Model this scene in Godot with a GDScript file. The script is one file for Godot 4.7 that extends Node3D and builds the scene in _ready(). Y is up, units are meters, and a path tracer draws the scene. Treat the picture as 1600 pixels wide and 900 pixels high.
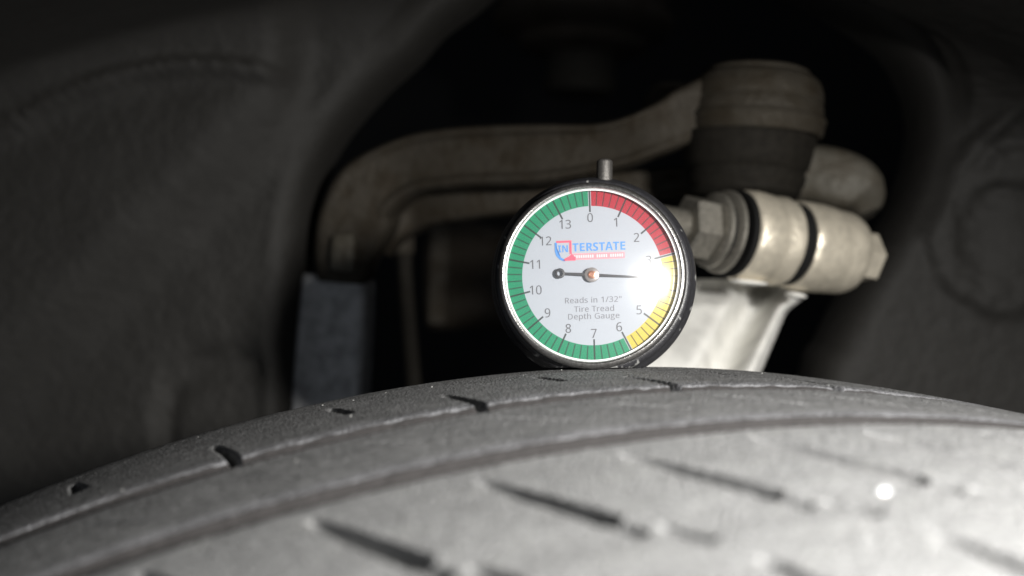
extends Node3D

const PX := 1723.2            # focal length of the lens in pixels of a 1600 pixel wide picture
const EYE := Vector3(0, 0.6758, 0)
const ROLL_R := 0.33          # tyre radius at the crown

var M := {}
var rng := RandomNumberGenerator.new()
var noise := FastNoiseLite.new()


# ---------------------------------------------------------------- mesh collecting
class Soup:
	var p := PackedVector3Array()
	var g := PackedInt32Array()
	var c := PackedColorArray()
	var tint := Color.WHITE

	func tri(a: Vector3, b: Vector3, d: Vector3, grp := 0) -> void:
		p.append(a); p.append(b); p.append(d)
		g.append(grp)
		c.append(tint); c.append(tint); c.append(tint)

	func quad(a: Vector3, b: Vector3, d: Vector3, e: Vector3, grp := 0) -> void:
		tri(a, b, d, grp)
		tri(a, d, e, grp)

	func skin(rings: Array, caps := true, grp := 0) -> void:
		var n: int = rings[0].size()
		for i in rings.size() - 1:
			for j in n:
				var k := (j + 1) % n
				quad(rings[i][j], rings[i][k], rings[i + 1][k], rings[i + 1][j], grp)
		if caps:
			for e in [0, rings.size() - 1]:
				var m := Vector3.ZERO
				for q in rings[e]:
					m += q / n
				for j in n:
					var k := (j + 1) % n
					if e == 0:
						tri(rings[e][k], rings[e][j], m, 900 + e)
					else:
						tri(rings[e][j], rings[e][k], m, 900 + e)

	func sheet(rows: Array, grp := 0) -> void:
		for i in rows.size() - 1:
			for j in rows[0].size() - 1:
				quad(rows[i][j], rows[i][j + 1], rows[i + 1][j + 1], rows[i + 1][j], grp)

	# Turns the faces of a closed shape outwards, or those of a sheet towards FACING.
	func done(facing := Vector3.ZERO) -> ArrayMesh:
		var mid := Vector3.ZERO
		for q in p:
			mid += q / p.size()
		var sum := 0.0
		for i in range(0, p.size(), 3):
			var nn := (p[i + 1] - p[i]).cross(p[i + 2] - p[i])
			sum += nn.dot(facing) if facing != Vector3.ZERO else nn.dot(p[i] - mid)
		var st := SurfaceTool.new()
		st.begin(Mesh.PRIMITIVE_TRIANGLES)
		for i in range(0, p.size(), 3):
			var o := [0, 2, 1] if sum > 0.0 else [0, 1, 2]
			for k in o:
				st.set_smooth_group(g[i / 3])
				st.set_color(c[i + k])
				st.add_vertex(p[i + k])
		st.generate_normals()
		st.index()
		return st.commit()


# ---------------------------------------------------------------- naming
func numbered(parent: Node, called: String) -> String:
	if not parent.has_node(NodePath(called)):
		return called
	var k := 1
	while parent.has_node(NodePath("%s_%03d" % [called, k])):
		k += 1
	return "%s_%03d" % [called, k]


func put(called: String, mesh: Mesh, mat: Material, parent: Node = self) -> MeshInstance3D:
	var o := MeshInstance3D.new()
	o.mesh = mesh
	o.material_override = mat
	o.name = numbered(parent, called)
	parent.add_child(o, true)
	return o


func thing(called: String, label: String, category: String, where := Vector3.ZERO, group := "") -> Node3D:
	var o := Node3D.new()
	o.name = numbered(self, called)
	add_child(o, true)
	o.position = where
	o.set_meta("label", label)
	o.set_meta("category", category)
	if group:
		o.set_meta("group", group)
	return o


# ---------------------------------------------------------------- geometry helpers
func at(x: float, y: float, d: float) -> Vector3:
	return EYE + Vector3((x - 800.0) / PX * d, (450.0 - y) / PX * d, -d)


func frame(origin: Vector3, axis: Vector3, hint := Vector3.BACK) -> Transform3D:
	# y runs along AXIS, z as near to HINT as can be
	var y := axis.normalized()
	var x := y.cross(hint).normalized()
	return Transform3D(Basis(x, y, x.cross(y)), origin)


func bent(v: Vector3, how: String) -> Vector3:
	if how == "flat foot":
		return Vector3(v.x, v.y, minf(v.z, 0.0191))
	if how == "rough casting":
		var f := 1.0 + 0.03 * noise.get_noise_3d(v.x * 90.0, v.y * 90.0, v.z * 90.0)
		return Vector3(v.x * f, v.y, v.z * f)
	if how == "crumb":
		return v * Vector3(1.25, 1, 0.8) * (1.0 + 0.12 * noise.get_noise_3d(v.x * 900.0, v.y * 900.0, v.z * 900.0))
	return v


func lathe(m: Soup, prof: Array, xf: Transform3D, segs := 64, bend := "", grp0 := 0) -> void:
	var grp := grp0
	for i in prof.size() - 1:
		if i > 0:
			var d0: Vector2 = (prof[i] - prof[i - 1]).normalized()
			var d1: Vector2 = (prof[i + 1] - prof[i]).normalized()
			if d0.dot(d1) < 0.8:
				grp += 1
		for j in segs:
			var q := []
			for k in [[i, j], [i, (j + 1) % segs], [i + 1, (j + 1) % segs], [i + 1, j]]:
				var ang: float = TAU * k[1] / segs
				var pr: Vector2 = prof[k[0]]
				var v := Vector3(pr.x * cos(ang), pr.y, pr.x * sin(ang))
				v = bent(v, bend)
				q.append(xf * v)
			if prof[i].x < 1e-7:
				m.tri(q[0], q[2], q[3], grp)
			elif prof[i + 1].x < 1e-7:
				m.tri(q[0], q[1], q[2], grp)
			else:
				m.quad(q[0], q[1], q[2], q[3], grp)


func hexagon(m: Soup, xf: Transform3D, r: float, h0: float, h1: float, chamfer := 0.0008, turn := 0.0) -> void:
	var rings := []
	for k in 4:
		var h: float = [h0, h0 + chamfer, h1 - chamfer, h1][k]
		var ring := PackedVector3Array()
		for j in 6:
			var rr: float = r - (chamfer if k == 0 or k == 3 else 0.0)
			ring.append(xf * Vector3(rr * cos(TAU * j / 6.0 + turn), h, rr * sin(TAU * j / 6.0 + turn)))
		rings.append(ring)
	m.skin(rings, true, -1)


func smooth_path(pts: Array, steps := 8) -> Array:
	# Catmull-Rom through arrays of floats
	var out := []
	for i in pts.size() - 1:
		var a: Array = pts[max(i - 1, 0)]
		var b: Array = pts[i]
		var c: Array = pts[i + 1]
		var d: Array = pts[min(i + 2, pts.size() - 1)]
		for s in steps + (1 if i == pts.size() - 2 else 0):
			var t := float(s) / steps
			var row := []
			for k in b.size():
				row.append(0.5 * (2.0 * b[k] + (c[k] - a[k]) * t + (2.0 * a[k] - 5.0 * b[k] + 4.0 * c[k] - d[k]) * t * t + (3.0 * b[k] - a[k] - 3.0 * c[k] + d[k]) * t * t * t))
			out.append(row)
	return out


# a forged arm: rows of [x, y, z, half height, half depth, recess of the front face]
func arm_rings(rows: Array, sides := 44, power := 0.45) -> Array:
	var rings := []
	for i in rows.size():
		var r: Array = rows[i]
		var q0: Array = rows[max(i - 1, 0)]
		var q1: Array = rows[min(i + 1, rows.size() - 1)]
		var along := Vector3(q1[0] - q0[0], q1[1] - q0[1], q1[2] - q0[2]).normalized()
		var front := (Vector3.BACK - along * along.dot(Vector3.BACK)).normalized()
		var up := front.cross(along).normalized()
		var ring := PackedVector3Array()
		for j in sides:
			var th := TAU * j / sides
			var cu := cos(th)
			var cv := sin(th)
			var u := signf(cu) * pow(absf(cu), power)
			var v := signf(cv) * pow(absf(cv), power)
			if cu > 0.0:
				u -= r[5] * smoothstep(0.78, 0.55, absf(v))
			ring.append(Vector3(r[0], r[1], r[2]) + up * v * r[3] + front * u * r[4])
		rings.append(ring)
	return rings


# ---------------------------------------------------------------- materials
func noise_tex(freq: float, octaves := 4, normal := 0.0, ramp: Gradient = null, size := 512, kind := FastNoiseLite.TYPE_SIMPLEX_SMOOTH, sd := 1) -> NoiseTexture2D:
	var n := FastNoiseLite.new()
	n.noise_type = kind
	n.frequency = freq
	n.fractal_octaves = octaves
	n.seed = sd
	var t := NoiseTexture2D.new()
	t.width = size
	t.height = size
	t.seamless = true
	t.noise = n
	if normal > 0.0:
		t.as_normal_map = true
		t.bump_strength = normal
	elif ramp:
		t.color_ramp = ramp
	return t


func ramp(stops: Array) -> Gradient:
	var g := Gradient.new()
	var o := PackedFloat32Array()
	var c := PackedColorArray()
	for s in stops:
		o.append(s[0])
		c.append(s[1].linear_to_srgb() if s[1] is Color else Color(s[1], s[1], s[1]).linear_to_srgb())
	g.offsets = o
	g.colors = c
	return g


func mat(linear: Color, rough: float, metal := 0.0) -> StandardMaterial3D:
	var m := StandardMaterial3D.new()
	m.albedo_color = linear.linear_to_srgb()
	m.roughness = rough
	m.metallic = metal
	return m


func grain(m: StandardMaterial3D, per_metre: float, albedo: Texture2D, normal: Texture2D, normal_scale := 1.0, rough: Texture2D = null) -> StandardMaterial3D:
	m.uv1_triplanar = true
	m.uv1_scale = Vector3.ONE * per_metre
	m.albedo_texture = albedo
	if normal:
		m.normal_enabled = true
		m.normal_texture = normal
		m.normal_scale = normal_scale
	if rough:
		m.roughness_texture = rough
	return m


func make_materials() -> void:
	var fine := noise_tex(0.09, 4, 6.0, null, 512)
	var faint := noise_tex(0.015, 4, 0.0, ramp([[0.25, 0.80], [0.6, 1.0]]), 512, FastNoiseLite.TYPE_SIMPLEX_SMOOTH, 17)
	var coarse := noise_tex(0.03, 5, 8.0, null, 512, FastNoiseLite.TYPE_SIMPLEX_SMOOTH, 5)
	var mottled := noise_tex(0.02, 5, 0.0, ramp([[0.25, 0.62], [0.5, 0.85], [0.75, 1.0]]), 512, FastNoiseLite.TYPE_SIMPLEX_SMOOTH, 7)
	var blotchy := noise_tex(0.012, 5, 0.0, ramp([[0.2, Color(0.66, 0.60, 0.52)], [0.45, Color(0.88, 0.86, 0.82)], [0.7, Color(1, 1, 1)]]), 512, FastNoiseLite.TYPE_SIMPLEX_SMOOTH, 9)
	var grit := noise_tex(0.11, 3, 0.0, ramp([[0.3, 0.75], [0.62, 1.0], [0.72, Color(1.9, 1.8, 1.6)]]), 512, FastNoiseLite.TYPE_SIMPLEX, 11)
	var rubber_tex := noise_tex(0.05, 5, 0.0, ramp([[0.15, 0.52], [0.5, 0.88], [0.8, 1.0]]), 1024, FastNoiseLite.TYPE_SIMPLEX, 13)

	M.rubber = grain(mat(Color(0.35, 0.352, 0.352), 0.78), 11.0, rubber_tex, noise_tex(0.12, 4, 5.0, null, 1024), 1.3)
	M.rubber.vertex_color_use_as_albedo = true
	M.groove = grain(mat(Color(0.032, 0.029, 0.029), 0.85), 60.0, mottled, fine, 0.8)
	M.sidewall = grain(mat(Color(0.03, 0.03, 0.03), 0.6), 40.0, mottled, fine, 0.5)
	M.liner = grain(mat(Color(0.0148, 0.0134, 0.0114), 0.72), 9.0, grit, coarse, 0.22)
	M.cast = grain(mat(Color(0.78, 0.71, 0.58), 0.45, 0.5), 30.0, faint, coarse, 0.3)
	M.casting = grain(mat(Color(0.88, 0.87, 0.83), 0.6, 0.1), 12.0, faint, coarse, 0.12)
	M.forged = grain(mat(Color(0.052, 0.046, 0.037), 0.6, 0.15), 14.0, blotchy, coarse, 0.5)
	M.grimy_dim = grain(mat(Color(0.047, 0.041, 0.033), 0.65, 0.1), 14.0, blotchy, coarse, 0.5)  # forged metal in grime brown, darkened for light falloff along the arms
	M.worn = grain(mat(Color(0.10, 0.092, 0.075), 0.6, 0.2), 14.0, blotchy, coarse, 0.4)  # paler copy of the forged metal for the arm ends
	M.steel = grain(mat(Color(0.33, 0.31, 0.27), 0.45, 0.6), 60.0, mottled, fine, 0.4)
	M.boot = grain(mat(Color(0.017, 0.015, 0.012), 0.75), 30.0, mottled, fine, 0.4)
	M.gap = mat(Color(0.01, 0.01, 0.01), 0.8)  # near-black for the seal and for shade painted into slit and gap
	M.post = grain(mat(Color(0.50, 0.50, 0.51), 0.5, 0.2), 12.0, mottled, coarse, 0.4)
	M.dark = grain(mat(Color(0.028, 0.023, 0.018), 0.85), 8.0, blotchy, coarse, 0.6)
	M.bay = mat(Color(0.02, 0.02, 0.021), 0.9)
	M.paint = grain(mat(Color.WHITE, 0.33), 90.0, mottled, fine, 0.35)
	M.paint.vertex_color_use_as_albedo = true
	M.chrome = grain(mat(Color(0.45, 0.44, 0.43), 0.3, 0.95), 120.0, mottled, fine, 0.35)
	for k in ["dark", "boot", "forged", "grimy_dim", "gap", "bay"]:
		M[k].metallic_specular = 0.25
	M.pin = grain(mat(Color(0.20, 0.19, 0.18), 0.45, 0.8), 150.0, mottled, fine, 0.6)
	M.ink = mat(Color(0.10, 0.10, 0.11), 0.6)
	M.pale_ink = mat(Color(0.17, 0.17, 0.19), 0.6)
	M.blue_ink = mat(Color(0.08, 0.26, 0.62), 0.6)
	M.red_ink = mat(Color(0.72, 0.10, 0.16), 0.6)
	M.pink_ink = mat(Color(0.80, 0.27, 0.31), 0.6)
	M.white_ink = mat(Color(0.80, 0.62, 0.64), 0.6)
	M.hand = mat(Color(0.05, 0.05, 0.055), 0.5, 0.3)
	M.copper = mat(Color(0.60, 0.30, 0.20), 0.35, 0.8)
	M.hub = mat(Color(0.38, 0.35, 0.34), 0.4, 0.6)
	M.glint = mat(Color(0.75, 0.77, 0.8), 0.08, 0.2)
	M.grit = mat(Color(0.5, 0.5, 0.48), 0.5)
	M.lens = mat(Color(1, 1, 1, 0.012), 0.25)
	M.lens.metallic_specular = 0.48
	M.lens.transparency = BaseMaterial3D.TRANSPARENCY_ALPHA
	M.lens.roughness_texture = noise_tex(0.02, 4, 0.0, ramp([[0.2, 0.75], [0.8, 1.0]]), 512, FastNoiseLite.TYPE_SIMPLEX_SMOOTH, 21)
	M.lens.uv1_triplanar = true
	M.lens.uv1_scale = Vector3.ONE * 30.0
	M.lens_edge = mat(Color(0.78, 0.8, 0.8), 0.25)


# ---------------------------------------------------------------- tyre
var axle := Vector3(0.02597, 0.33003, -0.22429)
var ax_a := Vector3(0.2736684, -0.104111, 0.95617284)
var ax_u := Vector3(0.96139738, 0.0, -0.27516373)
var ax_v := Vector3(0.02864757, 0.99456568, 0.10009204)


func tyre_radius(s: float) -> float:
	var d := s - 0.045
	var e := maxf(0.0, -0.042 - s)
	var e2 := maxf(0.0, s - 0.125)
	return ROLL_R + 0.6565 * (0.045 * 0.045 - d * d) - 4.84 * e * e - 6.0 * e2 * e2 - 900.0 * pow(maxf(0.0, -0.058 - s), 3.0)


func tyre_point(s: float, t: float, h := 0.0) -> Vector3:
	return axle + ax_a * s + (tyre_radius(s) + h) * (ax_u * sin(t) + ax_v * cos(t))


func build_tyre() -> void:
	var tyre := thing("tyre", "worn dusty grey car tyre with grooved and slit tread under the gauge", "tyre", axle)
	var s0 := -0.066
	var ds := 0.0004
	var rows := 450
	var t0 := -0.5
	var dt := 0.0011
	var cols := 750
	var h := PackedFloat32Array()
	h.resize(rows * cols)
	noise.seed = 3
	noise.frequency = 1.0
	noise.fractal_octaves = 3
	# the two long grooves: [far edge, near edge, depth]
	var grooves := [[-0.0072, 0.0, 0.0034], [0.0262, 0.033, 0.0036], [0.1, 0.107, 0.0036]]
	for i in rows:
		var s := s0 + i * ds
		for j in cols:
			var tau := (t0 + j * dt) * ROLL_R
			var v := 0.00005 * noise.get_noise_2d(s * 900.0, tau * 260.0)
			for g in grooves:
				if s > g[0] - 0.003 and s < g[1] + 0.003:
					var w := 0.00022 * noise.get_noise_2d(s * 60.0, tau * 120.0) + 0.00012 * noise.get_noise_2d(tau * 260.0, s * 300.0 + 40.0)
					var far := 0.06 * smoothstep(g[0] - 0.0030 + w * 2.0, g[0] + w, s) + 0.94 * smoothstep(g[0] - 0.0003 + w, g[0] + 0.0016 + w, s)
					var near := smoothstep(g[1] + 0.0006 + w * 0.4, g[1] - 0.0010 + w * 0.4, s)
					v -= g[2] * far * near
			# the third line is worn almost flat
			if s > 0.058 and s < 0.072:
				v -= 0.00035 * 0.4 * smoothstep(0.0602, 0.062, s) * smoothstep(0.0692, 0.0672, s)
			h[i * cols + j] = v
	# cuts: polylines of [s, t, half width], with a depth
	var cuts := []
	for t in [-0.371, -0.2475, -0.1215, -0.0125, 0.0885, 0.2]:
		cuts.append([0.0030, [[-0.0245, t - 0.011, 0.0005], [-0.0135, t - 0.004, 0.0007], [-0.006, t, 0.0010]]])
	for t in [-0.332, -0.189, -0.066, 0.042, 0.15]:
		cuts.append([0.0026, [[-0.0345, t - 0.004, 0.0005], [-0.0235, t + 0.004, 0.0007 if t > -0.3 else 0.0012]]])
	for t in [-0.318, -0.257, -0.195, -0.131, -0.071, -0.012, 0.041, 0.1, 0.16]:
		cuts.append([0.0040, [[0.038, t - 0.029, 0.0004], [0.050, t - 0.0145, 0.0012], [0.0605, t, 0.0015]]])
		cuts.append([0.0030, [[0.0618, t + 0.0005, 0.0006], [0.0655, t + 0.0055, 0.0009]]])
		cuts.append([0.0026, [[0.0640, t + 0.013, 0.0003], [0.0705, t + 0.022, 0.0009]]])
	for t in [-0.35, -0.287, -0.2235, -0.1565, -0.094, -0.038, 0.022, 0.08, 0.14]:
		cuts.append([0.0011, [[0.004, t - 0.036, 0.00012], [0.0105, t - 0.018, 0.00028], [0.017, t, 0.00016]]])
	for t in [-0.161, -0.101, -0.041, 0.02, 0.08, 0.14]:
		cuts.append([0.0040, [[0.0765, t, 0.0005], [0.095, t + 0.012, 0.0012]]])
	for c in cuts:
		var lo := Vector2(1, 1)
		var hi := Vector2(-1, -1)
		for q in c[1]:
			lo = lo.min(Vector2(q[0], q[1] * ROLL_R))
			hi = hi.max(Vector2(q[0], q[1] * ROLL_R))
		lo -= Vector2.ONE * 0.003
		hi += Vector2.ONE * 0.003
		for i in range(maxi(0, int((lo.x - s0) / ds)), mini(rows, int((hi.x - s0) / ds) + 2)):
			for j in range(maxi(0, int((lo.y / ROLL_R - t0) / dt)), mini(cols, int((hi.y / ROLL_R - t0) / dt) + 2)):
				var q := Vector2(s0 + i * ds, (t0 + j * dt) * ROLL_R)
				q += Vector2.ONE * 0.00010 * noise.get_noise_2d(q.x * 800.0, q.y * 800.0)
				var inside := -1.0
				var depth := 0.0
				for k in c[1].size() - 1:
					var a := Vector2(c[1][k][0], c[1][k][1] * ROLL_R)
					var b := Vector2(c[1][k + 1][0], c[1][k + 1][1] * ROLL_R)
					var f := clampf((q - a).dot(b - a) / (b - a).length_squared(), 0.0, 1.0)
					var into := lerpf(c[1][k][2], c[1][k + 1][2], f) - q.distance_to(a.lerp(b, f))
					if into > inside:
						inside = into
						depth = c[0] * clampf(0.03 + (k + f) / (c[1].size() - 1) * 3.0, 0.0, 1.0)
				if inside > -0.0004:
					h[i * cols + j] = minf(h[i * cols + j], -depth * smoothstep(-0.0003, 0.0005, inside))
	# points and normals of the whole field
	var pos := PackedVector3Array()
	pos.resize(rows * cols)
	var col := PackedColorArray()
	col.resize(rows * cols)
	for j in cols:
		var t := t0 + j * dt
		var out := ax_u * sin(t) + ax_v * cos(t)
		for i in rows:
			var s := s0 + i * ds
			var n := i * cols + j
			pos[n] = ax_a * s + out * (tyre_radius(s) + h[n])
			var k := 0.93 + 0.16 * noise.get_noise_2d(s * 160.0, t * 22.0) + 0.10 * noise.get_noise_2d(s * 420.0 + 9.0, t * 90.0)
			# the two outer ribs are bare rubber, the middle is grey with dust
			var dusty := 1.0 if s > 0.0300 else 0.68 + 0.18 * noise.get_noise_2d(s * 300.0, t * 24.0)
			if s < -0.004:
				dusty *= 0.85
			k *= dusty
			var scuff := 0.0
			for g in grooves:
				scuff = maxf(scuff, smoothstep(0.0035, 0.0, absf(s - g[0] + 0.0008)))
			k += scuff * 0.16 * smoothstep(0.12, 0.42, noise.get_noise_2d(s * 520.0, t * 60.0 + 70.0))
			col[n] = Color(k, k, k * (1.01 + 0.05 * scuff))
	var nor := PackedVector3Array()
	nor.resize(rows * cols)
	for i in rows:
		for j in cols:
			var du := pos[i * cols + mini(j + 1, cols - 1)] - pos[i * cols + maxi(j - 1, 0)]
			var dv := pos[mini(i + 1, rows - 1) * cols + j] - pos[maxi(i - 1, 0) * cols + j]
			nor[i * cols + j] = dv.cross(du).normalized()
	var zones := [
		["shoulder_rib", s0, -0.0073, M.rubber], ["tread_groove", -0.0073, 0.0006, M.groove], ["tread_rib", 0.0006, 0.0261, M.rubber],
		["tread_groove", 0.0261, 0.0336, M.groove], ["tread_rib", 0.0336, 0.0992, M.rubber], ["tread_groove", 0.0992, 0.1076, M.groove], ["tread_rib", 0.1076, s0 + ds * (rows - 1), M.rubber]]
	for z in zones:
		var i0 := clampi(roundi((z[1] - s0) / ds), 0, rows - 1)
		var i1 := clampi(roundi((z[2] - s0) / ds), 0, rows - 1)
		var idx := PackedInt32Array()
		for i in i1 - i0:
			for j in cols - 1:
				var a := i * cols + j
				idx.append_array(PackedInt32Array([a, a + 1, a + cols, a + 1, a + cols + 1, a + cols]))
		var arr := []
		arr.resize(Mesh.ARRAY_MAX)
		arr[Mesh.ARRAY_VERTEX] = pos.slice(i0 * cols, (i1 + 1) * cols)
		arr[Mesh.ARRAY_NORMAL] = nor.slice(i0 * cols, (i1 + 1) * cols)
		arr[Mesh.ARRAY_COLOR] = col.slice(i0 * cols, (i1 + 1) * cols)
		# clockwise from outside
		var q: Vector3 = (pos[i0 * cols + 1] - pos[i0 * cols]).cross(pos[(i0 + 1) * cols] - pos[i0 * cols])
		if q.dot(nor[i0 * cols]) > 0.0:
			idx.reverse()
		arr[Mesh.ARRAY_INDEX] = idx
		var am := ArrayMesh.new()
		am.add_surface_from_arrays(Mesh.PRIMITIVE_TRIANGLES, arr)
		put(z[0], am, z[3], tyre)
	# the rest of the tread, round the wheel, and what lies nearer than the field
	var m := Soup.new()
	var t1 := t0 + dt * (cols - 1)
	var rest := []
	for k in 121:
		var t := lerpf(t1, t0 + TAU, k / 120.0)
		var row := PackedVector3Array()
		for i in 60:
			var s := lerpf(s0, 0.155, i / 59.0)
			var hh := 0.0
			for g in grooves:
				hh -= g[2] * smoothstep(g[0] - 0.002, g[0] + 0.001, s) * smoothstep(g[1] + 0.002, g[1] - 0.001, s)
			row.append(tyre_point(s, t, hh) - axle)
		rest.append(row)
	m.sheet(rest)
	var strip := []
	for k in 41:
		var t := lerpf(t0, t1, k / 40.0)
		var row := PackedVector3Array()
		for i in 12:
			row.append(tyre_point(lerpf(s0 + ds * (rows - 1), 0.155, i / 11.0), t) - axle)
		strip.append(row)
	m.sheet(strip, 1)
	m.tint = Color(0.93, 0.93, 0.94)
	put("tread", m.done(), M.rubber, tyre)
	# side walls
	for side in [0, 1]:
		m = Soup.new()
		var e0: float = [s0, 0.155][side]
		var w: float = [-1.0, 1.0][side]
		var r0 := tyre_radius(e0)
		var prof := [Vector2(r0, e0)]
		for k in 12:
			var f := (k + 1) / 12.0
			prof.append(Vector2(lerpf(r0, 0.222, f), e0 + w * 0.013 * sin(PI * minf(1.0, f * 1.15))))
		prof.append(Vector2(0.215, e0 - w * 0.012))
		lathe(m, prof, Transform3D(Basis(ax_u, ax_a, ax_u.cross(ax_a)), Vector3.ZERO), 160)
		put("side_wall", m.done(), M.sidewall, tyre)
	# specks on the tread
	rng.seed = 12
	var specks := Soup.new()
	for k in 34:
		var s := rng.randf_range(-0.045, 0.075)
		var t := rng.randf_range(-0.34, 0.16)
		var i := clampi(roundi((s - s0) / ds), 0, rows - 1)
		var j := clampi(roundi((t - t0) / dt), 0, cols - 1)
		if h[i * cols + j] < -0.0003:
			continue
		var r := rng.randf_range(0.00008, 0.00022)
		var n := nor[i * cols + j]
		var xf := frame(axle + pos[i * cols + j], n, ax_a)
		lathe(specks, [Vector2(r, -r * 0.4), Vector2(r * rng.randf_range(0.6, 1.0), r * 0.4), Vector2(0, r * 0.8)], xf, 6)
	var sp := put("road_grit", specks.done(), M.grit)
	sp.set_meta("kind", "stuff")
	sp.set_meta("label", "pale grains of road grit scattered over the worn tread")
	sp.set_meta("category", "grit")
	# one glossy crumb that throws back the lamp
	var peb := Soup.new()
	var pn := (ax_u * sin(-0.032) + ax_v * cos(-0.032)).normalized()
	var pf := frame(tyre_point(0.0640, -0.032, 0.0), pn, ax_a)
	var prof2 := []
	for k in 9:
		var f := k / 8.0 * PI * 0.5
		prof2.append(Vector2(0.0008 * cos(f), 0.0006 * sin(f) - 0.0003))
	lathe(peb, prof2, pf, 20, "crumb")
	var pb := put("pebble", peb.done(), M.glint)
	pb.set_meta("label", "small glossy white crumb glinting on the tread at lower right")
	pb.set_meta("category", "pebble")


# ---------------------------------------------------------------- gauge
func dial_picture() -> ImageTexture:
	# printed colour bands and tick marks; half the picture is 18.8 mm
	var n := 1024
	var data := PackedByteArray()
	data.resize(n * n * 3)
	var px := 37.6 / n
	var white := Color(0.375, 0.404, 0.448)
	var green := Color(0.002, 0.20, 0.098)
	var red := Color(0.34, 0.006, 0.022)
	var yellow := Color(0.50, 0.39, 0.055)
	var ink := Color(0.012, 0.015, 0.015)
	var unit := TAU / 14.0
	for y in n:
		for x in n:
			var mx := (x + 0.5 - n / 2.0) * px
			var my := (n / 2.0 - y - 0.5) * px
			var r := sqrt(mx * mx + my * my)
			var c := white
			if r > 12.2 and r < 18.6:
				var ang := fposmod(atan2(mx, my), TAU)
				var tint := red
				var lo := 0.0
				var hi := 3.0 * unit
				if ang > 6.0 * unit:
					tint = green; lo = 6.0 * unit; hi = TAU
				elif ang > 3.0 * unit:
					tint = yellow; lo = 3.0 * unit; hi = 6.0 * unit
				var gap := minf(ang - lo, hi - ang) * r - 0.30
				var cover := clampf(gap / px + 0.5, 0.0, 1.0) * clampf((r - 14.55) / px + 0.5, 0.0, 1.0) * clampf((17.8 - r) / px + 0.5, 0.0, 1.0)
				c = c.lerp(tint, cover)
				var k := roundi(ang / (unit / 5.0))
				var off := absf(ang - k * unit / 5.0) * r
				var big := k % 5 == 0
				var mark := clampf(((0.18 if big else 0.125) - off) / px + 0.5, 0.0, 1.0)
				mark *= clampf((r - (13.3 if big else 14.7)) / px + 0.5, 0.0, 1.0) * clampf((17.75 - r) / px + 0.5, 0.0, 1.0)
				c = c.lerp(ink, mark * (0.92 if big else 0.8))
			c = c.linear_to_srgb()
			var o := (y * n + x) * 3
			data[o] = c.r8
			data[o + 1] = c.g8
			data[o + 2] = c.b8
	return ImageTexture.create_from_image(Image.create_from_data(n, n, false, Image.FORMAT_RGB8, data))


func lettering(called: String, words: String, x: float, y: float, cap: float, material: Material, parent: Node, bold := false, squeeze := 1.0) -> void:
	# CAP is the height of a capital in millimetres; the words are centred on x, y (millimetres)
	var f := SystemFont.new()
	f.font_names = PackedStringArray(["Droid Sans"])
	if bold:
		f.font_weight = 700
	var t := TextMesh.new()
	t.font = f
	t.text = words
	t.font_size = 64
	t.pixel_size = 0.01
	var k := cap / 0.714 / 64.0 * 0.001 / 0.01
	t.depth = 0.00002 / k
	t.curve_step = 1.0
	t.horizontal_alignment = HORIZONTAL_ALIGNMENT_CENTER
	t.vertical_alignment = VERTICAL_ALIGNMENT_CENTER
	var o := put(called, t, material, parent)
	var box := t.get_aabb()
	o.scale = Vector3(squeeze, 1, 1) * k
	o.position = Vector3(x * 0.001 - box.get_center().x * squeeze * k, y * 0.001 - box.get_center().y * k, 0.00004)


func flat(outline: Array, z := 0.00003, thick := 0.00002) -> ArrayMesh:
	# a thin printed shape from an outline in millimetres
	var pts := PackedVector2Array()
	for q in outline:
		pts.append(Vector2(q[0], q[1]) * 0.001)
	var tri := Geometry2D.triangulate_polygon(pts)
	var m := Soup.new()
	for i in range(0, tri.size(), 3):
		var a := pts[tri[i]]
		var b := pts[tri[i + 1]]
		var c := pts[tri[i + 2]]
		m.tri(Vector3(a.x, a.y, z + thick), Vector3(b.x, b.y, z + thick), Vector3(c.x, c.y, z + thick), -1)
	return m.done(Vector3.BACK)


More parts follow.
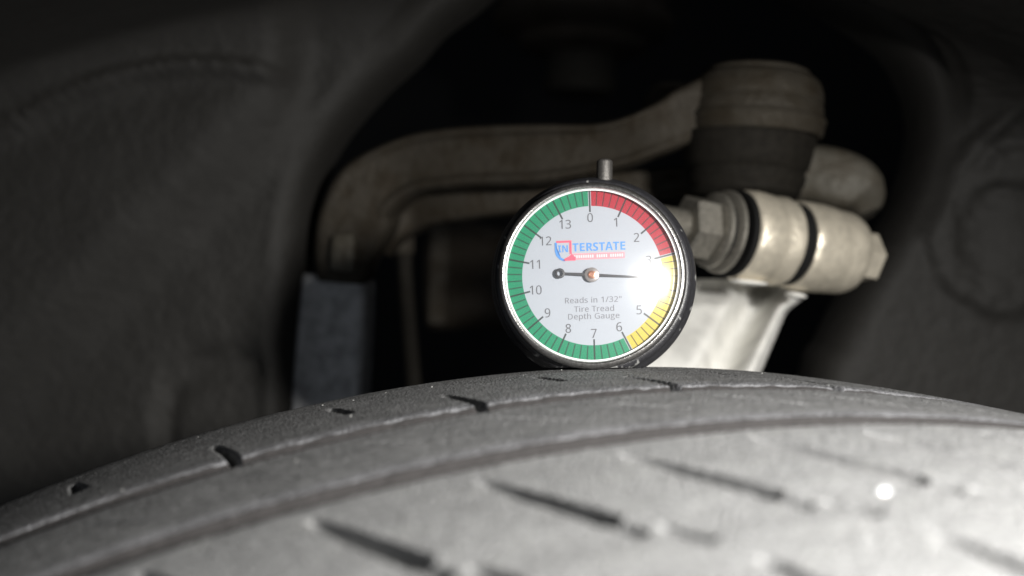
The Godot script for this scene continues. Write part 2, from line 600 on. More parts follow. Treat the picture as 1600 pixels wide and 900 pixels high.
func build_gauge() -> void:
	var at_dial := at(925, 430, 0.229)
	var facing := Vector3(-0.10, 0.10, 0.985).normalized()
	var g := thing("tread_depth_gauge", "round black tread depth gauge with green, yellow and red dial standing on the tyre", "gauge", at_dial)
	var right := Vector3.UP.cross(facing).normalized()
	g.basis = Basis(right, facing.cross(right), facing)
	var face_axis := Transform3D(Basis(Vector3.RIGHT, Vector3(0, 0, 1), Vector3(0, -1, 0)), Vector3.ZERO)  # lathe axis towards the viewer
	var mm := 0.001
	# body
	var m := Soup.new()
	var prof := []
	for q in [[16.5, -1.0], [19.6, -1.1], [20.2, -1.4], [20.5, -1.8], [20.6, -2.5], [20.75, -3.4], [21.3, -4.4], [21.7, -5.4], [21.8, -6.4], [21.8, -8.6], [21.5, -9.1], [20.8, -9.4], [0.0, -9.4]]:
		prof.append(Vector2(q[0], q[1]) * mm)
	var dense := [prof[0]]
	for i in prof.size() - 1:
		var steps := maxi(1, int((prof[i + 1] - prof[i]).length() / 0.00035)) if i < prof.size() - 2 else 1
		for k in steps:
			dense.append(prof[i].lerp(prof[i + 1], (k + 1.0) / steps))
	lathe(m, dense, face_axis, 360, "flat foot")
	var chip := FastNoiseLite.new()
	chip.seed = 8
	chip.frequency = 260.0
	chip.fractal_octaves = 3
	for i in m.p.size():
		var q := m.p[i]
		var r := Vector2(q.x, q.y).length()
		var lim := 0.62
		if q.y < -0.0120 and r > 0.0195:
			lim = 0.42
		if q.y < -0.0188 and q.z > -0.0045:
			lim = 0.05
		if r > 0.0213 and q.y < 0.004:
			lim = minf(lim, 0.47)
		var worn := chip.get_noise_3d(q.x, q.y, q.z) > lim
		m.c[i] = Color(0.34, 0.34, 0.33) if worn else Color(0.035, 0.035, 0.037)
	put("body", m.done(), M.paint, g)
	# bezel
	m = Soup.new()
	prof = []
	for q in [[17.95, -1.2], [17.95, 1.3], [18.15, 1.75], [18.45, 1.9], [18.9, 1.8], [19.25, 1.45], [19.4, 0.9], [19.45, -1.45]]:
		prof.append(Vector2(q[0], q[1]) * mm)
	lathe(m, prof, face_axis, 200)
	put("bezel", m.done(), M.chrome, g)
	# dial, its print and its figures turn a little against the case
	m = Soup.new()
	var dial := MeshInstance3D.new()
	var st := SurfaceTool.new()
	st.begin(Mesh.PRIMITIVE_TRIANGLES)
	for j in 128:
		for q in [Vector2.ZERO, Vector2(cos(-TAU * j / 128.0), sin(-TAU * j / 128.0)), Vector2(cos(-TAU * (j + 1) / 128.0), sin(-TAU * (j + 1) / 128.0))]:
			st.set_normal(Vector3.BACK)
			st.set_uv(Vector2(0.5 + q.x * 0.5 * 18.05 / 18.8, 0.5 - q.y * 0.5 * 18.05 / 18.8))
			st.add_vertex(Vector3(q.x, q.y, 0) * 0.01805)
	dial.mesh = st.commit()
	var dm := mat(Color.WHITE, 0.5)
	dm.albedo_texture = dial_picture()
	dial.material_override = dm
	dial.name = "dial"
	dial.rotation.z = deg_to_rad(2.0)
	g.add_child(dial, true)
	for k in 14:
		if k == 4:
			continue
		var a := TAU * k / 14.0
		var rr := 12.1
		lettering("numeral", str(k), rr * sin(a), rr * cos(a), 1.85, M.ink, dial)
	lettering("numeral", "4", 12.1 * sin(TAU * 4 / 14.0), 12.1 * cos(TAU * 4 / 14.0), 1.75, M.ink, dial)
	lettering("lettering", "Reads in 1/32\"", 0.1, -5.1, 1.15, M.pale_ink, dial, false, 1.15)
	lettering("lettering", "Tire Tread", 0.2, -6.95, 1.15, M.pale_ink, dial, false, 1.15)
	lettering("lettering", "Depth Gauge", 0.1, -8.65, 1.15, M.pale_ink, dial, false, 1.15)
	# the maker's mark: a shield with two letters, then the rest of the word over a red bar
	lettering("logo_word", "TERSTATE", 1.62, 5.95, 1.7, M.blue_ink, dial, true, 1.02)
	lettering("logo_word", "IN", -5.85, 5.75, 1.45, M.blue_ink, dial, true, 0.95)
	put("logo_bar", flat([[-6.0, 3.35], [6.9, 3.35], [6.9, 4.62], [-4.2, 4.62], [-4.6, 4.2]]), M.pink_ink, dial)
	for k in 22:
		var x := -3.6 + k * 0.47
		if k == 9 or k == 15:
			continue
		put("logo_letter", flat([[x, 3.68], [x + 0.28, 3.68], [x + 0.28, 4.3], [x, 4.3]], 0.00006), M.white_ink, dial)
	put("logo_shield", flat([[-7.55, 7.1], [-7.1, 7.1], [-7.1, 5.3], [-6.9, 4.6], [-6.3, 3.9], [-5.4, 3.4], [-5.6, 3.05], [-6.6, 3.5], [-7.3, 4.3], [-7.55, 5.2]], 0.00007), M.blue_ink, dial)
	put("logo_shield", flat([[-7.2, 7.45], [-4.05, 7.45], [-4.05, 4.6], [-4.5, 4.6], [-4.5, 7.02], [-7.2, 7.02]], 0.00007), M.red_ink, dial)
	put("logo_shield", flat([[-6.0, 3.2], [-5.4, 3.75], [-4.5, 4.15], [-4.05, 4.6], [-3.3, 3.9], [-3.3, 3.2]], 0.00007), M.red_ink, dial)
	# a small moulded wall between dial and lens
	m = Soup.new()
	lathe(m, [Vector2(17.95, 0.02) * mm, Vector2(17.95, 1.2) * mm, Vector2(17.75, 1.25) * mm, Vector2(17.6, 1.2) * mm, Vector2(17.8, 0.9) * mm, Vector2(17.83, 0.02) * mm], face_axis, 160)
	put("lens_rim", m.done(), M.lens_edge, g)
	# pointer
	var hand := thing("x", "", "")
	remove_child(hand)
	hand.name = "pointer"
	for key in ["label", "category"]:
		hand.remove_meta(key)
	g.add_child(hand, true)
	hand.rotation.z = deg_to_rad(-2.6)
	m = Soup.new()
	var z0 := 0.00075
	for q in [[0.55, 13.2, 0.30, 0.09], [-5.75, -0.55, 0.26, 0.34]]:
		var rings := []
		for e in 2:
			var x: float = q[e] * mm
			var w: float = q[2 + e] * mm
			rings.append(PackedVector3Array([Vector3(x, -w, z0), Vector3(x, w, z0), Vector3(x, w * 0.8, z0 + 0.00022), Vector3(x, -w * 0.8, z0 + 0.00022)]))
		m.skin(rings, true, -1)
	put("needle", m.done(), M.hand, hand)
	m = Soup.new()
	lathe(m, [Vector2(0.55, 0) * mm, Vector2(1.05, 0) * mm, Vector2(1.05, 0.18) * mm, Vector2(0.95, 0.24) * mm, Vector2(0.6, 0.24) * mm, Vector2(0.55, 0.18) * mm, Vector2(0.55, 0) * mm], Transform3D(face_axis.basis, Vector3(-6.65 * mm, 0, z0)), 36)
	put("counterweight_ring", m.done(), M.hand, hand)
	m = Soup.new()
	lathe(m, [Vector2(1.5, 0.3) * mm, Vector2(1.5, 1.0) * mm, Vector2(1.35, 1.1) * mm, Vector2(0.0, 1.1) * mm], face_axis, 48)
	var hub := put("hub", m.done(), M.hub, hand)
	m = Soup.new()
	lathe(m, [Vector2(0.85, 1.1) * mm, Vector2(0.8, 1.32) * mm, Vector2(0.5, 1.42) * mm, Vector2(0.45, 1.3) * mm, Vector2(0.0, 1.3) * mm], face_axis, 32)
	put("hub_cap", m.done(), M.copper, hub)
	# lens: a shallow dome with a step at its edge
	m = Soup.new()
	prof = [Vector2(17.92, 1.22) * mm, Vector2(17.6, 1.55) * mm, Vector2(16.8, 1.72) * mm]
	for k in 25:
		var r := 16.6 * (24 - k) / 24.0
		prof.append(Vector2(r, 1.8 + (sqrt(52.0 * 52.0 - r * r) - sqrt(52.0 * 52.0 - 275.56))) * mm)
	lathe(m, prof, face_axis, 128)
	put("lens", m.done(Vector3.BACK), M.lens, g)
	# plunger stem on top
	m = Soup.new()
	lathe(m, [Vector2(1.72, 18.5) * mm, Vector2(1.72, 25.0) * mm, Vector2(1.6, 25.3) * mm, Vector2(1.25, 25.55) * mm, Vector2(0.0, 25.6) * mm], Transform3D(Basis(), Vector3(2.05 * mm, 0, -5.5 * mm)).rotated_local(Vector3.BACK, deg_to_rad(-1.0)), 40)
	put("stem", m.done(), M.pin, g)


# ---------------------------------------------------------------- suspension
func build_knuckle() -> void:
	var a0 := at(1060, 350, 0.312)
	var b0 := at(1350, 402, 0.337)
	var axis := b0 - a0
	var len_mm := axis.length() * 1000.0
	var xf := frame(a0, axis, Vector3.UP)
	var mm := 0.001
	var k := len_mm / 60.0
	var kn := thing("steering_knuckle", "dusty cast aluminium steering knuckle with a split clamp, right of the gauge", "knuckle", a0)
	var local := Transform3D(Basis(), -a0) * xf
	for part in [
			[[9.0, 17.4], [11.9, 17.4], [12.7, 17.9], [13.2, 19.0], [13.5, 22.0], [13.1, 25.5], [12.75, 26.5], [12.9, 27.5], [13.2, 30.0], [13.2, 31.0], [12.8, 31.7], [5.6, 31.9]],
			[[5.6, 35.1], [12.7, 35.3], [13.2, 35.9], [13.3, 37.5], [13.4, 43.0], [13.0, 46.0], [12.7, 47.0], [12.8, 48.5], [12.6, 51.5], [11.8, 53.6], [10.2, 55.0], [8.6, 55.6], [5.0, 55.6]]]:
		var prof := []
		for q in part:
			prof.append(Vector2(q[0], q[1] * k) * mm)
		var m := Soup.new()
		lathe(m, prof, local, 72, "rough casting")
		put("clamp_barrel", m.done(), M.cast, kn)
	# black gap ring behind the washers; black fill painting shade into the slit
	var m := Soup.new()
	lathe(m, [Vector2(5.0, 15.6 * k) * mm, Vector2(12.4, 15.8 * k) * mm, Vector2(12.8, 16.4 * k) * mm, Vector2(12.6, 17.3 * k) * mm, Vector2(5.0, 17.35 * k) * mm], local, 64)
	put("seal_ring", m.done(), M.gap, kn)
	m = Soup.new()
	lathe(m, [Vector2(4.5, 31.7 * k) * mm, Vector2(12.2, 31.8 * k) * mm, Vector2(12.2, 35.3 * k) * mm, Vector2(4.5, 35.4 * k) * mm], local, 48)
	put("slit_shade_fill", m.done(), M.gap, kn)
	# the leg below: web, valley and right flange, cast in one
	m = Soup.new()
	var rows := []
	var backs := []
	var ny := 40
	var nx := 44
	for i in ny + 1:
		var y := lerpf(436.0, 680.0, i / float(ny))
		var edge := 0.0
		if y < 458.0:
			edge = 1262.0
		else:
			edge = lerpf(1259.0, 1228.0, smoothstep(458.0, 492.0, y)) - maxf(0.0, y - 488.0) * 0.42
		var row := PackedVector3Array()
		var back := PackedVector3Array()
		for j in nx + 1:
			var x := lerpf(960.0, edge, j / float(nx))
			var valley := lerpf(1192.0, 1128.0, (y - 460.0) / 120.0)
			var d := 0.343 - 0.026 * smoothstep(448.0, 600.0, y)
			d += 0.017 * smoothstep(44.0, 2.0, absf(x - valley + 4.0)) * smoothstep(690.0, 480.0, y)
			d -= 0.006 * smoothstep(-10.0, -60.0, x - valley)
			d -= 0.003 * smoothstep(10.0, 40.0, x - valley)
			d += 0.012 * smoothstep(14.0, 0.0, edge - x)
			d += 0.010 * smoothstep(480.0, 450.0, y)
			row.append(at(x, y, d) - a0)
			back.append(at(x, y, 0.372) - a0)
		rows.append(row)
		backs.append(back)
	m.sheet(rows, 0)
	for r in backs:
		r.reverse()
	m.sheet(backs, 1)
	for i in ny:
		m.quad(rows[i][nx], backs[i][0], backs[i + 1][0], rows[i + 1][nx], 2)
		m.quad(backs[i][nx], rows[i][0], rows[i + 1][0], backs[i + 1][nx], 3)
	for j in nx:
		m.quad(rows[0][j], backs[0][nx - j], backs[0][nx - j - 1], rows[0][j + 1], 4)
		m.quad(rows[ny][j + 1], backs[ny][nx - j - 1], backs[ny][nx - j], rows[ny][j], 5)
	put("upright", m.done(), M.casting, kn)
	# small sprue lips under the clamp
	for q in [[1170.0, 441.0, 30.0, 4.5, 0.318], [1243.0, 461.0, 17.0, 5.0, 0.328]]:
		m = Soup.new()
		var ring := []
		for i in 9:
			var f := i / 8.0 * 2.0 - 1.0
			var w := sqrt(maxf(0.02, 1.0 - f * f))
			ring.append([q[0] + f * q[2], q[1] + f * 3.0, w])
		var rr := []
		for e in ring:
			var c: Vector3 = at(e[0], e[1], q[4]) - a0
			var o := PackedVector3Array()
			for j in 12:
				o.append(c + Vector3(0, sin(TAU * j / 12.0) * q[3] * 0.00019 * e[2], cos(TAU * j / 12.0) * 0.004 * e[2]))
			rr.append(o)
		m.skin(rr)
		put("casting_lip", m.done(), M.casting, kn)

	var b := thing("pinch_bolt", "steel pinch bolt with hex nut and washers through the aluminium clamp", "bolt", a0)
	m = Soup.new()
	var prof := [Vector2(0.0, -9.0) * mm, Vector2(3.6, -9.0) * mm]
	var y := -8.4
	while y < 4.0:
		prof.append(Vector2(4.5, y) * mm)
		prof.append(Vector2(3.85, y + 0.62) * mm)
		y += 1.25
	prof.append(Vector2(4.3, 5.0) * mm)
	prof.append(Vector2(4.3, 56.0 * k) * mm)
	lathe(m, prof, local, 40)
	put("threaded_shank", m.done(), M.steel, b)
	m = Soup.new()
	hexagon(m, local, 9.2 * mm, 2.2 * mm, 10.0 * mm, 0.0008, 0.80)
	put("nut", m.done(), M.steel, b)
	m = Soup.new()
	lathe(m, [Vector2(4.5, 10.4) * mm, Vector2(10.3, 10.4) * mm, Vector2(10.9, 10.8) * mm, Vector2(10.9, 11.8) * mm, Vector2(10.3, 12.2) * mm, Vector2(4.5, 12.2) * mm], local, 64)
	put("washer", m.done(), M.steel, b)
	m = Soup.new()
	lathe(m, [Vector2(4.5, 12.1) * mm, Vector2(9.2, 12.3) * mm, Vector2(9.2, 13.9) * mm, Vector2(4.5, 14.1) * mm], local, 48)
	put("gap_shade_ring", m.done(), M.gap, b)  # black ring paints the shade of the gap between the washers
	m = Soup.new()
	lathe(m, [Vector2(4.5, 13.8) * mm, Vector2(11.4, 13.8) * mm, Vector2(12.1, 14.3) * mm, Vector2(12.1, 15.2) * mm, Vector2(11.4, 15.6) * mm, Vector2(4.5, 15.6) * mm], local, 64)
	put("washer", m.done(), M.steel, b)
	m = Soup.new()
	hexagon(m, local, 7.9 * mm, 55.3 * k * mm, 62.5 * k * mm, 0.0009, 0.1)
	put("bolt_head", m.done(), M.cast, b)


func build_arms() -> void:
	var mm := 0.001
	# front link with its ball joint over the clamp
	var o := at(1180, 175, 0.346)
	var arm := thing("upper_control_arm", "grey forged front suspension arm ending in a ball joint above the clamp", "suspension arm", o)
	var raw := []
	for q in [[1190, 165, 0.346, 40, 9, 0.0], [1125, 165, 0.347, 46, 10, 0.0], [1075, 182, 0.348, 44, 11, 0.08], [1025, 206, 0.350, 38, 12, 0.16], [950, 232, 0.355, 38, 12, 0.4], [850, 244, 0.363, 47, 12, 0.4], [720, 250, 0.375, 47, 12, 0.4], [640, 264, 0.384, 46, 13, 0.35], [582, 300, 0.389, 54, 14, 0.1], [562, 345, 0.391, 58, 15, 0.05], [545, 395, 0.393, 48, 15, 0.0], [541, 436, 0.394, 38, 15, 0.0]]:
		var p := at(q[0], q[1], q[2]) - o
		raw.append([p.x, p.y, p.z, q[3] * q[2] / PX, q[4] * mm, q[5]])
	var m := Soup.new()
	m.skin(arm_rings(smooth_path(raw, 8)))
	put("arm", m.done(), M.grimy_dim, arm)
	var jf := frame(Vector3.ZERO, Vector3(0.07, 1, 0.0), Vector3.BACK)
	m = Soup.new()
	var prof := []
	for q in [[0.0, 14.0], [10.0, 13.9], [14.2, 13.4], [15.8, 12.6], [16.1, 12.0], [15.9, 11.5], [17.6, 10.7], [19.5, 8.8], [20.5, 5.8], [20.7, 3.2], [20.2, 2.5], [20.7, 1.8], [21.0, -1.4], [21.7, -2.1], [22.0, -3.0], [21.5, -4.0], [21.2, -6.6], [20.6, -7.6], [12.0, -7.8], [0.0, -7.8]]:
		prof.append(Vector2(q[0], q[1]) * mm)
	lathe(m, prof, jf, 96)
	put("ball_joint_housing", m.done(), M.forged, arm)
	m = Soup.new()
	prof = []
	for q in [[12.0, -7.0], [20.3, -7.6], [20.8, -8.6], [20.6, -10.5], [20.1, -11.4], [20.2, -12.4], [19.7, -15.0], [19.0, -17.6], [18.0, -18.6], [18.1, -19.4], [18.5, -20.6], [18.0, -22.6], [17.2, -24.0], [17.3, -25.0], [16.0, -26.6], [12.5, -27.6], [8.0, -27.8], [0.0, -27.8]]:
		prof.append(Vector2(q[0], q[1]) * mm)
	lathe(m, prof, frame(Vector3(-1.6 * mm, 0, 0), Vector3(0.07, 1, 0), Vector3.BACK), 96)
	put("rubber_boot", m.done(), M.boot, arm)
	m = Soup.new()
	raw = []
	for q in [[539, 374, 0.379, 17, 3, 0.0], [539, 380, 0.378, 19, 5, 0.0], [538, 396, 0.378, 20, 5, 0.0], [538, 408, 0.378, 20, 5, 0.0], [538, 414, 0.379, 18, 3, 0.0]]:
		var p := at(q[0], q[1], q[2]) - o
		raw.append([p.x, p.y, p.z, q[3] * q[2] / PX, q[4] * mm, q[5]])
	m.skin(arm_rings(smooth_path(raw, 4), 32, 0.4))
	put("bushing_end", m.done(), M.worn, arm)
	# rear link, lower and farther away
	o = at(1312, 295, 0.378)
	arm = thing("upper_control_arm", "grey forged rear suspension arm running behind the rubber boot and under the front arm", "suspension arm", o)
	raw = []
	for q in [[1290, 284, 0.380, 40, 14, 0.0], [1250, 278, 0.382, 40, 13, 0.0], [1180, 280, 0.384, 32, 12, 0.05], [1080, 286, 0.388, 26, 11, 0.1], [960, 298, 0.393, 27, 11, 0.1], [840, 303, 0.392, 31, 11, 0.1], [740, 311, 0.398, 33, 11, 0.1], [660, 326, 0.410, 33, 12, 0.1], [610, 350, 0.412, 34, 13, 0.0], [585, 385, 0.412, 30, 13, 0.0]]:
		var p := at(q[0], q[1], q[2]) - o
		raw.append([p.x, p.y, p.z, q[3] * q[2] / PX, q[4] * mm, q[5]])
	m = Soup.new()
	m.skin(arm_rings(smooth_path(raw, 8)))
	put("arm", m.done(), M.grimy_dim, arm)
	m = Soup.new()
	raw = []
	for q in [[1352, 338, 0.374, 20, 9, 0.0], [1341, 316, 0.375, 38, 13, 0.0], [1318, 294, 0.376, 47, 15, 0.0], [1270, 278, 0.379, 46, 15, 0.0], [1225, 276, 0.381, 42, 14, 0.0]]:
		var p := at(q[0], q[1], q[2]) - o
		raw.append([p.x, p.y, p.z, q[3] * q[2] / PX, q[4] * mm, q[5]])
	m.skin(arm_rings(smooth_path(raw, 8)))
	put("arm_end", m.done(), M.worn, arm)
	m = Soup.new()
	lathe(m, [Vector2(0, 9) * mm, Vector2(5, 8.6) * mm, Vector2(8, 6.6) * mm, Vector2(9.6, 3) * mm, Vector2(9.8, -4) * mm, Vector2(0, -5) * mm], frame(at(1046, 168, 0.41) - o, Vector3.UP, Vector3.BACK), 32)
	put("joint_cap", m.done(), M.grimy_dim, arm)
	# upright grey bracket under the left ends
	o = at(528, 560, 0.40)
	var br := thing("mounting_bracket", "blue grey metal bracket standing under the left end of the arms", "bracket", o)
	raw = []
	for q in [[531, 432, 0.398, 50, 11, 0.06], [530, 444, 0.398, 52, 13, 0.10], [526, 500, 0.398, 54, 13, 0.12], [520, 580, 0.398, 56, 13, 0.12], [513, 700, 0.398, 58, 13, 0.12]]:
		var p := at(q[0], q[1], q[2]) - o
		raw.append([p.x, p.y, p.z, q[3] * q[2] / PX, q[4] * mm, q[5]])
	m = Soup.new()
	m.skin(arm_rings(smooth_path(raw, 8), 44, 0.28))
	put("plate", m.done(), M.post, br)


func build_inner() -> void:
	var mm := 0.001
	# brake caliper box, placed far back so that it stays dim
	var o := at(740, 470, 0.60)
	var c := thing("caliper_box", "dark brown box taken for a brake caliper, set deep to stay dim behind the left side of the gauge", "bracket", o)
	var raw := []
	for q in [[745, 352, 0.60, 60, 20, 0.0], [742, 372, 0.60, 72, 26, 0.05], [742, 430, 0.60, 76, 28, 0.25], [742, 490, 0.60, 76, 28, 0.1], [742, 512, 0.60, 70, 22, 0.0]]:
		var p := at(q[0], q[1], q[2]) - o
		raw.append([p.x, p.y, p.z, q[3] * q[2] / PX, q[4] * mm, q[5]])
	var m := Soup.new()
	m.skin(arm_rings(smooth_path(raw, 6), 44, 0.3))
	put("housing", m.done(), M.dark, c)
	m = Soup.new()
	raw = []
	for q in [[690, 350, 0.575, 15, 4, 0.0], [686, 420, 0.575, 15, 4, 0.0], [682, 505, 0.575, 14, 4, 0.0]]:
		var p := at(q[0], q[1], q[2]) - o
		raw.append([p.x, p.y, p.z, q[3] * q[2] / PX, q[4] * mm, q[5]])
	m.skin(arm_rings(smooth_path(raw, 6), 24, 0.4))
	put("flange", m.done(), M.grimy_dim, c)
	o = at(630, 380, 0.45)
	var hose := thing("brake_hose", "thin dark hose with a pale end fitting hanging under the arms", "hose", o)
	raw = []
	for q in [[632, 395, 0.45, 12, 3, 0.0], [634, 440, 0.45, 12, 3, 0.0], [640, 520, 0.455, 12, 3, 0.0], [650, 640, 0.46, 12, 3, 0.0]]:
		var p := at(q[0], q[1], q[2]) - o
		raw.append([p.x, p.y, p.z, q[3] * q[2] / PX, q[4] * mm, q[5]])
	m = Soup.new()
	m.skin(arm_rings(smooth_path(raw, 6), 20, 1.0))
	put("tube", m.done(), M.boot, hose)
	m = Soup.new()
	hexagon(m, frame(at(631, 378, 0.45) - o, Vector3.UP, Vector3.BACK), 0.0042, -0.005, 0.005, 0.0006)
	put("fitting", m.done(), M.grimy_dim, hose)
	# spring seat high up in the opening
	o = at(910, 40, 0.74)
	var strut := thing("spring_seat", "dark round spring seat high in the wheel well above the arms", "spring seat", o)
	m = Soup.new()
	var prof := []
	for q in [[0, 30], [52, 30], [56, 24], [57, 10], [60, 6], [61, 0], [57, -5], [44, -9], [42, -16], [30, -20], [0, -20]]:
		prof.append(Vector2(q[0], q[1]) * mm)
	lathe(m, prof, frame(Vector3.ZERO, Vector3(0.05, 1, 0.0), Vector3.BACK), 72)
	put("dish", m.done(), M.dark, strut)
	m = Soup.new()
	lathe(m, [Vector2(0, -18) * mm, Vector2(24, -18) * mm, Vector2(23, -34) * mm, Vector2(25, -38) * mm, Vector2(22, -46) * mm, Vector2(0, -46) * mm], frame(Vector3.ZERO, Vector3(0.05, 1, 0.0), Vector3.BACK), 48)
	put("bump_stop", m.done(), M.boot, strut)


# ---------------------------------------------------------------- wheel arch
func build_liner() -> void:
	var d0 := 0.377
	var edge := smooth_path([[455, 900], [458, 640], [468, 440], [480, 330], [500, 262], [532, 205], [590, 137], [650, 82], [690, 37], [740, 0], [820, -60], [950, -105], [1150, -80], [1300, 0], [1395, 62], [1438, 128], [1449, 190], [1440, 255], [1415, 325], [1372, 400], [1335, 460], [1300, 530], [1272, 600], [1240, 900], [850, 1000], [455, 900]], 10)
	edge.pop_back()
	var centre := at(930, 380, d0)
	var hub := EYE + Vector3(-0.014, -0.346, 0)
	var big := 0.452
	var fillet := 0.03
	var n := edge.size()
	var rings := []
	var steps := [-4.0, -3.0, -2.0, -1.0, 0.0]
	for k in 96:
		steps.append(0.0022 * (k + 1) + 0.000030 * k * k)
	var nz := FastNoiseLite.new()
	nz.seed = 4
	nz.frequency = 1.0
	nz.fractal_octaves = 4
	for st in steps:
		var ring := PackedVector3Array()
		for e in edge:
			var q := at(e[0], e[1], d0)
			var out := Vector3(q.x - centre.x, q.y - centre.y, 0).normalized()
			if st <= 0.0:
				# rolled edge
				var f: float = -st / 4.0
				var ro := 0.011
				ring.append(q - out * 0.0 + Vector3(0, 0, -ro * (1.0 - cos(f * PI * 0.5)) - f * f * 0.012) + out * (ro * (1.0 - sin(f * PI * 0.5))))
				continue
			var w: Vector3 = q + out * (st + 0.011)
			# bend into the arch roof
			var rad := Vector2(w.x - hub.x, w.y - hub.y)
			var z := 0.0
			if rad.length() > big - fillet:
				var x := rad.length() - (big - fillet)
				var r := big - fillet
				if x < fillet * PI * 0.5:
					r += fillet * sin(x / fillet)
					z = fillet * (1.0 - cos(x / fillet))
				else:
					r = big
					z = fillet + x - fillet * PI * 0.5
				rad = rad.normalized() * r
			w = Vector3(hub.x + rad.x, hub.y + rad.y, w.z + z)
			# pressed shapes of the wall, where it stands upright
			var flatness := smoothstep(0.05, 0.0, z)
			var px := (w.x - EYE.x) / d0 * PX + 800.0
			var py := 450.0 - (w.y - EYE.y) / d0 * PX
			var lift := 0.0
			var disc := Vector2(px - 1570, (py - 365) * 0.95).length()
			disc += 10.0 * nz.get_noise_2d(px * 0.02, py * 0.02)
			disc += 9.0 * nz.get_noise_2d(px * 0.07, py * 0.07)
			lift += 0.0032 * smoothstep(134.0, 110.0, disc) - 0.0016 * smoothstep(84.0, 66.0, disc) * smoothstep(1590.0, 1520.0, px)
			var ridge := absf((px - 1500.0) * 0.72 - (250.0 - py) * 0.62)
			if px > 1490.0 and py < 290.0:
				lift += 0.004 * smoothstep(18.0, 4.0, ridge) + 0.003 * smoothstep(60.0, 120.0, px - 1440.0)
			# left fold and the small arched pocket
			var fold := ((px - 480.0) * 0.70 + (py - 215.0) * 0.71)
			if px < 520.0:
				lift += 0.010 * smoothstep(10.0, -110.0, fold) * smoothstep(500.0, 420.0, px)
				var crease := py - (112.0 + 0.0011 * (px - 330.0) * (px - 330.0))
				lift += 0.006 * smoothstep(14.0, 0.0, absf(crease)) * smoothstep(480.0, 400.0, px)
				var pocket := pow(absf(px - 352.0) / 100.0, 3.0) + pow(absf(py - 690.0) / 135.0, 3.0)
				lift -= 0.005 * smoothstep(1.35, 0.85, pocket) - 0.0035 * smoothstep(0.65, 0.45, pocket)
			lift += 0.0007 * nz.get_noise_3d(w.x * 22.0, w.y * 30.0, w.z * 30.0) + 0.0002 * nz.get_noise_3d(w.x * 160.0, w.y * 160.0, w.z * 160.0)
			if px > 1480.0 and py < 480.0:
				lift += 0.0016 * nz.get_noise_3d(w.x * 260.0, w.y * 260.0, w.z * 260.0)
			var face := Vector3(0, 0, 1).lerp(-Vector3(rad.x, rad.y, 0).normalized(), smoothstep(0.0, fillet, z))
			ring.append(w + face * lift * lerpf(0.4, 1.0, flatness))
		rings.append(ring)
	var m := Soup.new()
	m.skin(rings, false)
	var liner := thing("wheel_arch_liner", "dusty black plastic wheel arch liner around the dark opening", "liner", Vector3.ZERO)
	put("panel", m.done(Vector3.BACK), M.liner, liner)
	# the closed well behind it
	var bay := Soup.new()
	var lo := Vector3(-0.6, EYE.y - 0.5, -1.4)
	var hi := Vector3(0.6, EYE.y + 0.5, -0.42)
	var th := 0.004
	for b in [[Vector3(lo.x, lo.y, lo.z - th), Vector3(hi.x, hi.y, lo.z)], [Vector3(lo.x - th, lo.y, lo.z), Vector3(lo.x, hi.y, hi.z)], [Vector3(hi.x, lo.y, lo.z), Vector3(hi.x + th, hi.y, hi.z)], [Vector3(lo.x, hi.y, lo.z), Vector3(hi.x, hi.y + th, hi.z)], [Vector3(lo.x, lo.y - th, lo.z), Vector3(hi.x, lo.y, hi.z)]]:
		var box := BoxMesh.new()
		box.size = b[1] - b[0]
		var arr := box.get_mesh_arrays()
		for i in arr[Mesh.ARRAY_INDEX]:
			bay.p.append(arr[Mesh.ARRAY_VERTEX][i] + (b[0] + b[1]) * 0.5)
			bay.c.append(Color.WHITE)
		for i in arr[Mesh.ARRAY_INDEX].size() / 3:
			bay.g.append(-1)
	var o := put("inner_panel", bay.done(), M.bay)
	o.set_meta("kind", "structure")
	o.set_meta("label", "black inner body panel seen through the opening in the liner")


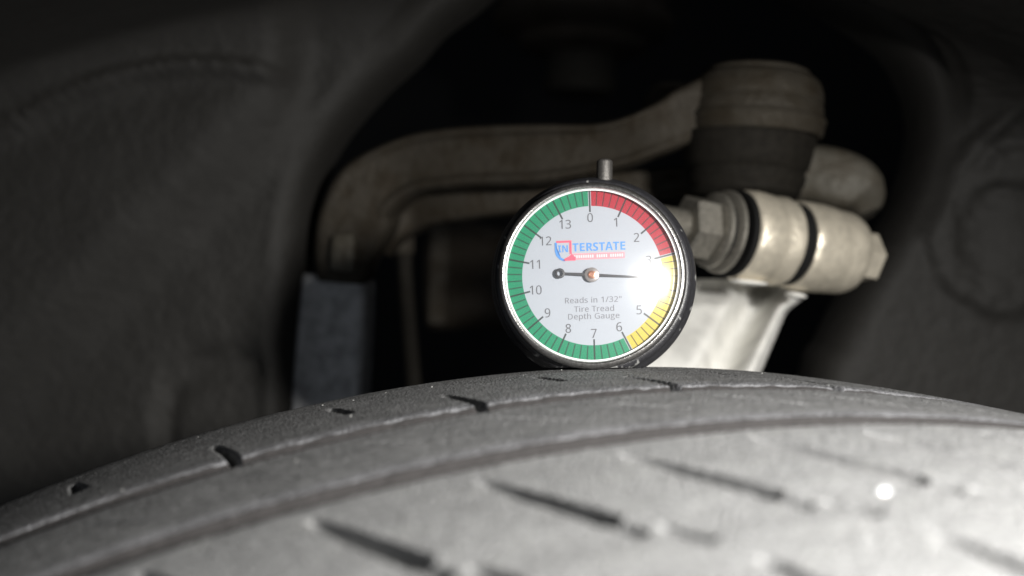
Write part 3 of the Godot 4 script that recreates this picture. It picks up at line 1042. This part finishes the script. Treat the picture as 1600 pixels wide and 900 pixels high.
func _ready() -> void:
	# camera
	var cam := Camera3D.new()
	cam.name = "camera"
	var att := CameraAttributesPhysical.new()
	att.frustum_focal_length = 12.0 / (450.0 / PX)
	att.frustum_focus_distance = 0.226
	att.frustum_near = 0.01
	att.frustum_far = 20.0
	att.exposure_aperture = 12.0
	cam.attributes = att
	add_child(cam)
	cam.position = EYE
	cam.current = true
	# dim surroundings
	var we := WorldEnvironment.new()
	we.name = "surroundings"
	var env := Environment.new()
	env.background_mode = Environment.BG_COLOR
	env.background_color = Color(0.205, 0.225, 0.25).linear_to_srgb()
	env.tonemap_mode = Environment.TONE_MAPPER_LINEAR
	env.tonemap_exposure = 1.0
	env.sdfgi_enabled = true
	env.ssao_enabled = true
	env.ssil_enabled = true
	we.environment = env
	add_child(we)
	# the hand lamp to the right of the lens
	var lamp_at := EYE + Vector3(0.135, 0.035, 0.008)
	var lamp := SpotLight3D.new()
	lamp.name = "hand_lamp_beam"
	lamp.light_color = Color(1.0, 0.99, 0.97)
	lamp.light_energy = 0.192
	lamp.light_size = 0.016
	lamp.spot_angle = 67.0
	lamp.spot_angle_attenuation = 1.0
	lamp.spot_range = 3.0
	lamp.spot_attenuation = 2.0
	lamp.shadow_enabled = true
	add_child(lamp)
	lamp.look_at_from_position(lamp_at, lamp_at + Vector3(-0.40, -0.63, -0.66))

	make_materials()
	# the lamp itself: a small torch whose glowing face stands just behind the beam's origin
	var torch := thing("hand_lamp", "small black hand lamp held to the right of the lens, its face lit", "lamp", lamp_at - (lamp.basis * Vector3.FORWARD) * 0.018)
	var tf := frame(Vector3.ZERO, lamp.basis * Vector3.FORWARD, Vector3.UP)
	var m := Soup.new()
	lathe(m, [Vector2(0.0, -0.09), Vector2(0.011, -0.09), Vector2(0.012, -0.088), Vector2(0.012, -0.03), Vector2(0.018, -0.012), Vector2(0.018, 0.0), Vector2(0.0165, 0.001), Vector2(0.016, -0.001), Vector2(0.0, -0.001)], tf, 40)
	put("housing", m.done(), mat(Color(0.03, 0.03, 0.03), 0.4), torch)
	m = Soup.new()
	lathe(m, [Vector2(0.0, -0.0008), Vector2(0.0158, -0.0008), Vector2(0.0156, 0.0004), Vector2(0.0, 0.0006)], tf, 40)
	var glow := mat(Color(0.9, 0.9, 0.9), 0.3)
	glow.emission_enabled = true
	glow.emission = Color(1.0, 0.99, 0.97)
	glow.emission_energy_multiplier = 2.0
	put("lamp_lens", m.done(), glow, torch)
	build_liner()
	build_tyre()
	build_knuckle()
	build_arms()
	build_inner()
	build_gauge()
